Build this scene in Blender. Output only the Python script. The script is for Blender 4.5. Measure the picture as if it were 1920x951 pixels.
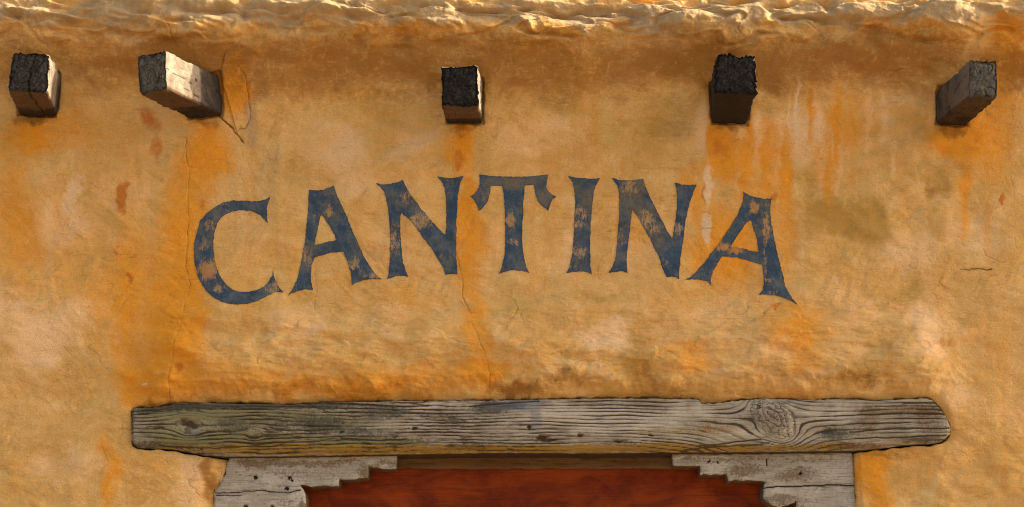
import bpy, math
import numpy as np
from mathutils import Vector
from mathutils.geometry import delaunay_2d_cdt

for o in list(bpy.data.objects):
    bpy.data.objects.remove(o)
SC = bpy.context.scene
COL = SC.collection

# ------------------------------------------------------------------ camera, world, sun, exposure
S = 0.0016            # metres of wall per photograph pixel
D = 5.2               # camera distance from the wall
VPX, VPY = 960.0, 1300.0
ZC = 2.15 + (855 - VPY) * S
cam = bpy.data.cameras.new('camera')
co = bpy.data.objects.new('camera', cam)
COL.objects.link(co)
co.location = (0, -D, ZC)
co.rotation_euler = (math.radians(90), 0, 0)
cam.sensor_width = 36
cam.lens = 36 * D / (1920 * S)
cam.shift_y = (VPY - 475.5) / 1920
cam.clip_start = 0.05
cam.clip_end = 2000
SC.camera = co

SUN = Vector((0.85, 0.10, 0.52)).normalized()      # towards the sun: right, a little behind the wall, high
elev = math.asin(SUN.z)
azim = math.atan2(SUN.x, SUN.y)
w = bpy.data.worlds.new("World")
SC.world = w
w.use_nodes = True
wn = w.node_tree.nodes
sky = wn.new('ShaderNodeTexSky')
sky.sky_type = 'NISHITA'
sky.sun_disc = False
sky.sun_elevation = elev
sky.sun_rotation = azim
sky.air_density = 0.8
sky.dust_density = 5.0
sky.ozone_density = 0.4
wn['Background'].inputs[1].default_value = 0.12
w.node_tree.links.new(sky.outputs[0], wn['Background'].inputs[0])
sl = bpy.data.lights.new('sun', 'SUN')
sl.energy = 3.6
sl.angle = math.radians(0.5)
sl.color = (1.0, 0.92, 0.80)
so = bpy.data.objects.new('sun', sl)
COL.objects.link(so)
so.location = (4, 2, 8)
so.rotation_euler = SUN.to_track_quat('Z', 'Y').to_euler()
SC.view_settings.view_transform = 'Standard'
SC.view_settings.look = 'None'
SC.view_settings.gamma = 1.0
SC.view_settings.use_curve_mapping = False
SC.view_settings.exposure = 1.55
SC.cycles.pixel_filter_type = 'BLACKMAN_HARRIS'
SC.cycles.filter_width = 1.0

# ------------------------------------------------------------------ helpers
def W(px, py, y=0.0):
    k = (D + y) / D
    return np.array([(px - VPX) * S * k, y, ZC + (VPY - py) * S * k])

def to_px(x, z):
    return VPX + x / S, VPY - (z - ZC) / S

_rng = np.random.RandomState(7)
PERM = _rng.permutation(4096).astype(np.int64)
ANG = _rng.rand(4096) * 2 * np.pi
GX, GY = np.cos(ANG), np.sin(ANG)

def perlin(x, y, seed=0):
    x = np.asarray(x, float); y = np.asarray(y, float)
    xi = np.floor(x).astype(np.int64); yi = np.floor(y).astype(np.int64)
    xf = x - xi; yf = y - yi
    u = xf * xf * xf * (xf * (xf * 6 - 15) + 10)
    v = yf * yf * yf * (yf * (yf * 6 - 15) + 10)
    def g(ix, iy, dx, dy):
        h = PERM[(PERM[(ix + seed * 131) & 4095] + iy) & 4095]
        return GX[h] * dx + GY[h] * dy
    a = g(xi, yi, xf, yf); b = g(xi + 1, yi, xf - 1, yf)
    c = g(xi, yi + 1, xf, yf - 1); d = g(xi + 1, yi + 1, xf - 1, yf - 1)
    return ((a * (1 - u) + b * u) * (1 - v) + (c * (1 - u) + d * u) * v) * 1.5

def fbm(x, y, seed=0, oct=4, gain=0.5, lac=2.03):
    r = 0; amp = 1.0; t = 0
    for i in range(oct):
        r = r + amp * perlin(x, y, seed + i * 17)
        t += amp
        amp *= gain; x = x * lac + 3.7; y = y * lac + 1.3
    return r / t * 1.4

def ridged(x, y, seed=0, oct=4, gain=0.55):
    r = 0; amp = 1.0; t = 0
    for i in range(oct):
        r = r + amp * (1 - np.abs(perlin(x, y, seed + i * 13)) * 2)
        t += amp; amp *= gain; x = x * 2.1 + 5.1; y = y * 2.1 + 2.2
    return r / t

def sstep(a, b, x):
    t = np.clip((x - a) / (b - a), 0, 1)
    return t * t * (3 - 2 * t)

def seg_dist(X, Y, pts, box=60):
    """distance to a polyline, exact within box pixels of it"""
    d = np.full(X.shape, 1e3)
    p = np.array(pts, float)
    sel = np.where((X > p[:, 0].min() - box) & (X < p[:, 0].max() + box) &
                   (Y > p[:, 1].min() - box) & (Y < p[:, 1].max() + box))[0]
    x = X[sel]; y = Y[sel]; dd = np.full(x.shape, 1e3)
    for (ax, ay), (bx, by) in zip(p[:-1], p[1:]):
        ex, ey = bx - ax, by - ay
        t = np.clip(((x - ax) * ex + (y - ay) * ey) / (ex * ex + ey * ey + 1e-9), 0, 1)
        dd = np.minimum(dd, np.hypot(x - ax - t * ex, y - ay - t * ey))
    d[sel] = dd
    return d

def inside(X, Y, poly):
    p = np.array(poly, float)
    r = np.zeros(X.shape, bool)
    j = len(p) - 1
    for i in range(len(p)):
        xi, yi = p[i]; xj, yj = p[j]
        if yi != yj:
            c = ((yi > Y) != (yj > Y)) & (X < (xj - xi) * (Y - yi) / (yj - yi) + xi)
            r ^= c
        j = i
    return r

def sdf(X, Y, poly, box=60):
    """signed distance, negative inside"""
    d = seg_dist(X, Y, list(poly) + [poly[0]], box)
    return np.where(inside(X, Y, poly), -d, d)

def mesh_np(name, verts, quads=None, tris=None, mat=None, parent=None, attrs=None, smooth=True):
    me = bpy.data.meshes.new(name)
    verts = np.asarray(verts, np.float32)
    nq = 0 if quads is None else len(quads); nt = 0 if tris is None else len(tris)
    me.vertices.add(len(verts))
    me.vertices.foreach_set('co', verts.ravel())
    loops = []
    if nq: loops.append(np.asarray(quads, np.int32).ravel())
    if nt: loops.append(np.asarray(tris, np.int32).ravel())
    loops = np.concatenate(loops)
    me.loops.add(len(loops))
    me.loops.foreach_set('vertex_index', loops)
    me.polygons.add(nq + nt)
    st = np.concatenate([np.arange(nq) * 4, nq * 4 + np.arange(nt) * 3]).astype(np.int32)
    me.polygons.foreach_set('loop_start', st)
    me.polygons.foreach_set('use_smooth', np.full(nq + nt, smooth))
    me.update(calc_edges=True)
    for k, v in (attrs or {}).items():
        a = me.attributes.new(k, 'FLOAT', 'POINT')
        a.data.foreach_set('value', np.asarray(v, np.float32))
    me.validate()
    if mat: me.materials.append(mat)
    o = bpy.data.objects.new(name, me)
    COL.objects.link(o)
    if parent: o.parent = parent
    return o

def grid_quads(nu, nv):
    i = np.arange(nu * nv).reshape(nu, nv)
    return np.stack([i[:-1, :-1], i[1:, :-1], i[1:, 1:], i[:-1, 1:]], -1).reshape(-1, 4)

def tag(o, label, cat, group=None):
    o['label'] = label
    o['category'] = cat
    o['kind'] = 'thing'
    if group: o['group'] = group

# ------------------------------------------------------------------ node helpers
class NT:
    def __init__(self, tree):
        self.t = tree; self.n = tree.nodes; self.l = tree.links
    def new(self, kind, **kw):
        nd = self.n.new(kind)
        for k, v in kw.items(): setattr(nd, k, v)
        return nd
    def set(self, sock, v):
        if hasattr(v, 'is_output'): self.l.new(v, sock)
        else: sock.default_value = v
    def attr(self, name):
        return self.new('ShaderNodeAttribute', attribute_name=name).outputs['Fac']
    def pos(self, scale=(1, 1, 1), rot=(0, 0, 0), loc=(0, 0, 0)):
        m = self.new('ShaderNodeMapping')
        self.l.new(self.new('ShaderNodeTexCoord').outputs['Object'], m.inputs[0])
        m.inputs['Scale'].default_value = scale
        m.inputs['Rotation'].default_value = rot
        m.inputs['Location'].default_value = loc
        return m.outputs[0]
    def noise(self, vec, scale, detail=4, rough=0.55, dist=0.0):
        nd = self.new('ShaderNodeTexNoise')
        self.l.new(vec, nd.inputs['Vector'])
        nd.inputs['Scale'].default_value = scale
        nd.inputs['Detail'].default_value = detail
        nd.inputs['Roughness'].default_value = rough
        nd.inputs['Distortion'].default_value = dist
        return nd.outputs['Fac']
    def math(self, op, a, b=0.0, clamp=False):
        nd = self.new('ShaderNodeMath', operation=op, use_clamp=clamp)
        self.set(nd.inputs[0], a); self.set(nd.inputs[1], b)
        return nd.outputs[0]
    def rng(self, v, a, b, c=0.0, d=1.0, smooth=True):
        nd = self.new('ShaderNodeMapRange', interpolation_type='SMOOTHSTEP' if smooth else 'LINEAR')
        self.set(nd.inputs[0], v)
        for i, q in enumerate((a, b, c, d)): nd.inputs[i + 1].default_value = q
        return nd.outputs[0]
    def mix(self, f, a, b, mode='MIX'):
        nd = self.new('ShaderNodeMix', data_type='RGBA', blend_type=mode)
        self.set(nd.inputs[0], f)
        for s_, v in ((nd.inputs[6], a), (nd.inputs[7], b)):
            if isinstance(v, tuple) and len(v) == 3: v = v + (1.0,)
            self.set(s_, v)
        return nd.outputs[2]
    def bump(self, h, strength, dist):
        nd = self.new('ShaderNodeBump')
        nd.inputs['Strength'].default_value = strength
        nd.inputs['Distance'].default_value = dist
        self.l.new(h, nd.inputs['Height'])
        return nd.outputs[0]

def material(name):
    m = bpy.data.materials.new(name)
    m.use_nodes = True
    nt = NT(m.node_tree)
    b = m.node_tree.nodes['Principled BSDF']
    b.inputs['Roughness'].default_value = 0.9
    b.inputs['Specular IOR Level'].default_value = 0.15
    return m, nt, b

# ------------------------------------------------------------------ plaster colour, shared by the wall and the worn paint
def plaster_group():
    g = bpy.data.node_groups.new('plaster_colour', 'ShaderNodeTree')
    g.interface.new_socket('Color', in_out='OUTPUT', socket_type='NodeSocketColor')
    g.interface.new_socket('Height', in_out='OUTPUT', socket_type='NodeSocketFloat')
    nt = NT(g)
    out = nt.new('NodeGroupOutput')
    P = nt.pos()
    big = nt.noise(P, 2.1, 7, 0.62, 0.5)
    mid = nt.noise(nt.pos((1, 1, 1.25), (0, 0.35, 0)), 9, 8, 0.70, 0.7)
    hue = nt.noise(nt.pos((1, 1, 1.1), (0, -0.4, 0), (3, 0, 7)), 5.5, 8, 0.68, 0.9)
    fine = nt.noise(P, 48, 7, 0.74, 0.5)
    grit = nt.noise(P, 240, 3, 0.65)
    brushA = nt.noise(nt.pos((16, 16, 105), (0, 0.42, 0)), 1.0, 6, 0.74, 1.0)
    brushB = nt.noise(nt.pos((26, 26, 140), (0, -0.75, 0)), 1.0, 6, 0.74, 1.2)
    sel = nt.rng(nt.noise(P, 4.0, 3), 0.45, 0.55)
    brush = nt.math('ADD', nt.math('MULTIPLY', brushA, sel), nt.math('MULTIPLY', brushB, nt.math('SUBTRACT', 1.0, sel)))
    strk = nt.noise(nt.pos((11, 11, 0.9)), 1.0, 6, 0.66, 0.25)
    c = nt.mix(nt.rng(big, 0.36, 0.66), (0.665, 0.3510, 0.0868), (0.715, 0.4095, 0.1329))
    c = nt.mix(nt.rng(hue, 0.54, 0.70, 0, 0.60), c, (0.58, 0.3559, 0.0974))       # khaki cast
    c = nt.mix(nt.rng(hue, 0.50, 0.34, 0, 0.75), c, (0.79, 0.4193, 0.1462))
    c = nt.mix(nt.rng(mid, 0.49, 0.66, 0, 0.70), c, (0.79, 0.4826, 0.1816))
    c = nt.mix(nt.rng(mid, 0.46, 0.30, 0, 0.60), c, (0.50, 0.2584, 0.0531))       # thin brown glaze
    c = nt.mix(nt.rng(strk, 0.54, 0.70, 0, 0.42), c, (0.67, 0.2588, 0.0310))      # run-down ochre
    c = nt.mix(nt.rng(strk, 0.46, 0.30, 0, 0.35), c, (0.50, 0.2916, 0.0859))
    nz = nt.math('ADD', nt.math('MULTIPLY', mid, 0.50), nt.math('ADD', nt.math('MULTIPLY', fine, 0.32), nt.math('MULTIPLY', brush, 0.18)))
    nv = nt.math('ADD', nt.math('MULTIPLY', strk, 0.30), nt.math('ADD', nt.math('MULTIPLY', mid, 0.42), nt.math('MULTIPLY', fine, 0.28)))
    def stain(c, name, col, lo=0.16, hi=0.78, top=1.0, amp=1.9, n=None):
        nz_ = n or nz
        a = nt.attr(name)
        k = nt.math('ADD', a, nt.math('MULTIPLY', nt.math('SUBTRACT', nz_, 0.5), amp))
        f = nt.math('MULTIPLY', nt.rng(k, lo, hi), nt.rng(a, 0.02, 0.30))
        return nt.mix(nt.math('MULTIPLY', f, top), c, col)
    c = stain(c, 'pale', (0.86, 0.5216, 0.2392), top=0.80)
    c = stain(c, 'olive', (0.41, 0.2117, 0.0344), top=0.72)
    c = stain(c, 'orange', (0.76, 0.2776, 0.0130), lo=0.02, hi=0.94, top=0.94, n=nv, amp=1.9)
    c = stain(c, 'grey', (0.42, 0.2828, 0.1373), top=0.85, amp=1.2)
    c = stain(c, 'brown', (0.30, 0.1129, 0.0147), top=0.84, amp=1.7)  # dirt, and shade painted under the overhang and lip
    c = stain(c, 'rust', (0.52, 0.1364, 0.0098), top=0.85, n=nv)
    c = stain(c, 'chalk', (0.78, 0.5269, 0.2783), top=0.85, n=nv)
    c = nt.mix(nt.rng(fine, 0.54, 0.74, 0, 0.30), c, (0.46, 0.2291, 0.0460))
    c = nt.mix(nt.rng(fine, 0.47, 0.28, 0, 0.30), c, (0.80, 0.4798, 0.1581))
    clus = nt.rng(nt.noise(P, 7.5, 5, 0.65, 0.6), 0.49, 0.60)
    c = nt.mix(nt.math('MULTIPLY', nt.rng(brush, 0.52, 0.66), nt.math('ADD', nt.math('MULTIPLY', clus, 0.42), 0.10)), c, (0.38, 0.1804, 0.0319))
    c = nt.mix(nt.rng(brush, 0.45, 0.30, 0, 0.20), c, (0.80, 0.4893, 0.1718))
    c = nt.mix(nt.rng(grit, 0.54, 0.70, 0, 0.40), c, (0.34, 0.1609, 0.0354))
    c = nt.mix(nt.rng(grit, 0.46, 0.30, 0, 0.28), c, nt.mix(1.0, c, (1.35, 1.40, 1.45), 'MULTIPLY'))
    c = nt.mix(nt.rng(nt.attr('crack'), 0.15, 1.0, 0, 0.86), c, (0.13, 0.0489, 0.0098))
    h = nt.math('ADD', nt.math('MULTIPLY', brush, 0.42), nt.math('ADD', nt.math('MULTIPLY', fine, 0.7), nt.math('MULTIPLY', grit, 0.55)))
    nt.l.new(c, out.inputs[0]); nt.l.new(h, out.inputs[1])
    return g
PG = plaster_group()

def mat_plaster():
    m, nt, b = material('adobe_plaster')
    g = nt.new('ShaderNodeGroup', node_tree=PG)
    nt.l.new(g.outputs[0], b.inputs['Base Color'])
    nt.l.new(nt.bump(g.outputs[1], 0.55, 0.006), b.inputs['Normal'])
    b.inputs['Roughness'].default_value = 0.95
    return m

def mat_paint():
    m, nt, b = material('worn_blue_paint')
    g = nt.new('ShaderNodeGroup', node_tree=PG)
    P = nt.pos()
    n1 = nt.noise(P, 20, 7, 0.7)
    n2 = nt.noise(P, 85, 7, 0.80, 0.5)
    n3 = nt.noise(nt.pos((170, 170, 38)), 1.0, 6, 0.75, 0.6)
    c = nt.mix(nt.rng(n1, 0.40, 0.62), (0.038, 0.068, 0.096), (0.104, 0.115, 0.110))
    fd = nt.math('ADD', nt.attr('faded'), nt.math('MULTIPLY', nt.math('SUBTRACT', n1, 0.5), 1.6))
    c = nt.mix(nt.rng(fd, 0.15, 0.9, 0, 0.85), c, (0.165, 0.132, 0.082))
    c = nt.mix(nt.rng(n3, 0.50, 0.72, 0, 0.45), c, (0.20, 0.17, 0.13))
    c = nt.mix(nt.rng(n2, 0.52, 0.36, 0, 0.45), c, (0.030, 0.042, 0.075))
    wv = nt.math('ADD', nt.attr('wear'), nt.math('MULTIPLY', nt.math('SUBTRACT', n2, 0.5), 2.0))
    wv = nt.math('ADD', wv, nt.math('MULTIPLY', nt.math('SUBTRACT', n3, 0.5), 2.0))
    f = nt.rng(wv, 0.38, 1.0, 0, 0.82)
    bare_shade = nt.mix(0.45, g.outputs[0], (0.25, 0.165, 0.080))
    c = nt.mix(f, c, bare_shade)
    c = nt.mix(nt.rng(nt.attr('edge'), 0.0, 1.0, 0, 0.22), c, (0.030, 0.034, 0.040))
    nt.l.new(c, b.inputs['Base Color'])
    nt.l.new(nt.bump(g.outputs[1], 0.6, 0.005), b.inputs['Normal'])
    b.inputs['Roughness'].default_value = 0.85
    return m

def mat_lintel():
    m, nt, b = material('weathered_timber')
    P = nt.pos()
    fib = nt.noise(nt.pos((18, 60, 260)), 1.0, 5, 0.7, 0.3)
    blot = nt.noise(P, 9, 6, 0.65, 0.6)
    fine = nt.noise(P, 150, 5, 0.7)
    c = nt.mix(nt.rng(blot, 0.38, 0.62), (0.300, 0.240, 0.150), (0.43, 0.355, 0.240))
    c = nt.mix(nt.rng(fib, 0.50, 0.68, 0, 0.65), c, (0.52, 0.44, 0.295))
    nz = nt.math('ADD', nt.math('MULTIPLY', blot, 0.5), nt.math('MULTIPLY', fine, 0.5))
    def st(c, name, col, top=0.9):
        a = nt.attr(name)
        k = nt.math('ADD', a, nt.math('MULTIPLY', nt.math('SUBTRACT', nz, 0.5), 2.2))
        return nt.mix(nt.math('MULTIPLY', nt.rng(k, 0.15, 0.80), nt.rng(a, 0.02, 0.3, 0, top)), c, col)
    c = st(c, 'bleach', (0.56, 0.465, 0.325), 0.8)
    c = st(c, 'moss', (0.185, 0.158, 0.048), 0.78)
    c = st(c, 'soot', (0.040, 0.037, 0.029), 0.78)
    c = st(c, 'blue', (0.16, 0.17, 0.20), 0.5)
    c = st(c, 'ochre', (0.36, 0.205, 0.036), 0.92)
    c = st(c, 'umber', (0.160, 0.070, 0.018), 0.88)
    c = nt.mix(nt.rng(nt.attr('groove_shade'), 0.22, 0.95, 0, 0.88), c, (0.062, 0.038, 0.017))
    c = nt.mix(nt.rng(fib, 0.47, 0.30, 0, 0.70), c, (0.090, 0.063, 0.034))
    c = nt.mix(nt.rng(fine, 0.58, 0.75, 0, 0.5), c, (0.06, 0.045, 0.03))
    nt.l.new(c, b.inputs['Base Color'])
    h = nt.math('ADD', fib, nt.math('MULTIPLY', fine, 0.6))
    nt.l.new(nt.bump(h, 0.8, 0.004), b.inputs['Normal'])
    return m

def mat_beam():
    m, nt, b = material('old_beam_timber')
    P = nt.pos()
    blot = nt.noise(P, 22, 5, 0.65, 0.5)
    fine = nt.noise(P, 230, 5, 0.75)
    c = nt.mix(nt.rng(blot, 0.38, 0.62), (0.210, 0.155, 0.095), (0.345, 0.278, 0.190))
    c = nt.mix(nt.rng(nt.noise(nt.pos((60, 60, 60)), 1.0, 6, .75), 0.54, 0.70, 0, 0.6), c, (0.085, 0.060, 0.036))
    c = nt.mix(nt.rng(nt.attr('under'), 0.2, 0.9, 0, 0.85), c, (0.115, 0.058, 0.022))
    k = nt.math('ADD', nt.attr('char_shade'), nt.math('MULTIPLY', nt.math('SUBTRACT', blot, 0.5), 0.9))
    c = nt.mix(nt.rng(k, 0.25, 0.75, 0, 0.94), c, (0.028, 0.023, 0.018))  # charring, and shade painted onto the roots
    c = nt.mix(nt.rng(nt.attr('groove_shade'), 0.2, 0.9, 0, 0.85), c, (0.035, 0.024, 0.015))
    fine2 = nt.noise(P, 110, 7, 0.8)
    e = nt.mix(nt.rng(fine2, 0.44, 0.70), nt.mix(nt.attr('endpale'), (0.010, 0.008, 0.007), (0.105, 0.086, 0.060)), nt.mix(nt.attr('endpale'), (0.040, 0.033, 0.024), (0.26, 0.225, 0.160)))
    e = nt.mix(nt.math('MULTIPLY', nt.attr('ring'), nt.attr('endpale')), e, (0.16, 0.130, 0.085))
    e = nt.mix(nt.rng(blot, 0.52, 0.70, 0, 0.35), e, (0.085, 0.066, 0.040))
    e = nt.mix(nt.attr('check'), e, (0.006, 0.005, 0.004))
    c = nt.mix(nt.rng(nt.attr('end'), 0.3, 0.8), c, e)
    c = nt.mix(nt.rng(fine, 0.60, 0.78, 0, 0.5), c, (0.05, 0.04, 0.03))
    nt.l.new(c, b.inputs['Base Color'])
    nt.l.new(nt.bump(nt.math('ADD', fine, nt.math('MULTIPLY', blot, 0.5)), 0.9, 0.004), b.inputs['Normal'])
    return m

def mat_corbel():
    m, nt, b = material('whitewashed_board')
    P = nt.pos()
    fib = nt.noise(nt.pos((12, 60, 200)), 1.0, 6, 0.7, 0.35)
    blot = nt.noise(P, 11, 6, 0.66, 0.6)
    fine = nt.noise(P, 120, 5, 0.7)
    c = nt.mix(nt.rng(blot, 0.40, 0.64), (0.40, 0.335, 0.230), (0.53, 0.455, 0.335))
    c = nt.mix(nt.rng(fib, 0.50, 0.66, 0, 0.75), c, (0.21, 0.150, 0.085))
    c = nt.mix(nt.rng(fib, 0.46, 0.32, 0, 0.5), c, (0.62, 0.55, 0.42))
    k = nt.math('ADD', nt.attr('bare_shade'), nt.math('MULTIPLY', nt.math('SUBTRACT', nt.math('ADD', nt.math('MULTIPLY', fine, 0.6), nt.math('MULTIPLY', blot, 0.4)), 0.5), 2.6))
    c = nt.mix(nt.rng(k, 0.26, 0.85, 0, 0.85), c, (0.19, 0.115, 0.055))
    c = nt.mix(nt.rng(fine, 0.53, 0.68, 0, 0.65), c, (0.17, 0.12, 0.065))
    c = nt.mix(nt.rng(nt.attr('groove_shade'), 0.2, 0.9, 0, 0.92), c, (0.030, 0.020, 0.012))
    nt.l.new(c, b.inputs['Base Color'])
    nt.l.new(nt.bump(nt.math('ADD', fib, nt.math('MULTIPLY', fine, 0.6)), 0.8, 0.004), b.inputs['Normal'])
    return m

def mat_red():
    m, nt, b = material('oxblood_paint')
    P = nt.pos()
    fib = nt.noise(nt.pos((8, 60, 190)), 1.0, 6, 0.7, 0.4)
    blot = nt.noise(nt.pos((1, 1, 1.8)), 5, 6, 0.65, 0.6)
    fine = nt.noise(P, 110, 5, 0.7)
    c = nt.mix(nt.rng(blot, 0.34, 0.66), (0.135, 0.0155, 0.0012), (0.300, 0.045, 0.0032))
    c = nt.mix(nt.rng(fib, 0.54, 0.74, 0, 0.6), c, (0.085, 0.014, 0.005))
    c = nt.mix(nt.rng(fib, 0.44, 0.28, 0, 0.5), c, (0.40, 0.075, 0.010))
    c = nt.mix(nt.rng(fine, 0.62, 0.78, 0, 0.6), c, (0.06, 0.012, 0.005))
    c = nt.mix(nt.attr('groove_shade'), c, (0.03, 0.008, 0.004))
    nt.l.new(c, b.inputs['Base Color'])
    nt.l.new(nt.bump(nt.math('ADD', fib, nt.math('MULTIPLY', fine, 0.5)), 0.7, 0.003), b.inputs['Normal'])
    b.inputs['Roughness'].default_value = 0.7
    return m

def mat_simple(name, c1, c2, scale):
    m, nt, b = material(name)
    n = nt.noise(nt.pos(), scale, 6, 0.65)
    n2 = nt.noise(nt.pos(), scale * 30, 4, 0.65)
    c = nt.mix(nt.rng(n, 0.35, 0.65), c1, c2)
    c = nt.mix(nt.rng(n2, 0.5, 0.75, 0, 0.4), c, tuple(v * 0.5 for v in c1))
    nt.l.new(c, b.inputs['Base Color'])
    nt.l.new(nt.bump(n2, 0.5, 0.01), b.inputs['Normal'])
    return m

M_PL, M_PA, M_LI, M_BE, M_CO, M_RE = mat_plaster(), mat_paint(), mat_lintel(), mat_beam(), mat_corbel(), mat_red()
M_GR = mat_simple('sandy_ground', (0.20, 0.155, 0.105), (0.25, 0.195, 0.135), 0.6)

# ------------------------------------------------------------------ outlines measured on the wall (photograph pixels = 1.6 mm)
LT = [(250,767),(262,765),(290,766),(310,762),(330,757),(400,757),(500,758),(540,760),(560,759),(600,756),(650,755),(720,753),(800,753),
      (900,752),(960,751),(1000,751),(1040,749),(1100,748),(1200,748),(1290,749),(1310,750),(1314,758),(1340,757),(1380,752),(1430,748),
      (1480,750),(1520,752),(1560,749),(1600,749),(1640,753),(1660,751),(1700,749),(1735,748),(1745,752),(1760,768),(1772,786),(1778,800)]
LB = [(250,836),(258,841),(300,842),(330,844),(355,849),(380,854),(430,857),(520,856),(600,855),(700,853),(800,852),(950,850),(1100,851),
      (1280,849),(1400,848),(1500,847),(1600,846),(1650,842),(1690,836),(1740,834),(1762,831),(1772,826),(1778,818)]
LINTEL = LT + LB[::-1]
DOORWAY = [(425,848),(421,882),(410,910),(400,918),(399,1400),(399,2205),(1608,2205),(1608,951),(1606,910),(1602,846)]
# beams: end face TL TR BR BL, root face TL TR BR BL, length
BEAMS = [
 dict(e=[(23,97),(94,102),(89,175),(14,171)], r=[(44,150),(118,147),(105,220),(36,217)], L=0.26, bow=3),
 dict(e=[(256,106),(310,94),(314,166),(262,178)], r=[(362,152),(419,146),(417,218),(355,223)], L=0.32, bow=2),
 dict(e=[(828,124),(896,123),(897,201),(827,199)], r=[(838,152),(905,156),(905,232),(838,231)], L=0.25, bow=4),
 dict(e=[(1343,102),(1417,103),(1419,176),(1337,174)], r=[(1329,163),(1404,163),(1401,234),(1336,232)], L=0.26, bow=3),
 dict(e=[(1817,113),(1868,114),(1871,182),(1816,184)], r=[(1754,168),(1812,166),(1812,236),(1756,233)], L=0.30, bow=4),
]
CRACKS = [  # points, half width px, strength
 ([(320,55),(326,66),(333,78),(338,96),(345,110)], 1.3, .7),
 ([(350,240),(352,300),(355,345),(352,420),(350,500),(358,535),(355,552),(350,570),(342,610),(335,640),(330,660),(323,700),(320,748)], 1.3, .85),
 ([(417,147),(422,136),(428,124),(431,116),(438,113),(446,118),(452,130),(458,140),(464,152),(466,170),(467,190),(468,225),(463,236),(462,242),(452,240),(446,246),(446,254)], 1.4, .95),
 ([(414,219),(422,228),(431,236),(438,245),(446,254),(457,267)], 2.4, 1),
 ([(457,267),(455,300),(449,330),(443,358)], 1.1, .6),
 ([(590,470),(593,540),(588,600),(585,640)], 1.0, .6),
 ([(846,236),(849,280),(850,332)], 1.0, .6),
 ([(857,470),(862,515),(868,535),(868,560),(882,590),(888,615),(899,645),(913,675),(917,700),(918,746)], 1.3, .85),
 ([(1800,505),(1815,506),(1832,504),(1850,506),(1860,505)], 1.8, 1),
 ([(1327,240),(1324,270),(1329,300)], 1.0, .55),
 ([(300,200),(330,225),(350,240)], 1.0, .5),
 ([(404,912),(410,895),(413,880),(410,866)], 1.4, .8),
 ([(1896,320),(1900,380),(1905,470)], 1.0, .5),
 ([(1838,520),(1826,545),(1815,560)], 1.0, .5),
]
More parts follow.
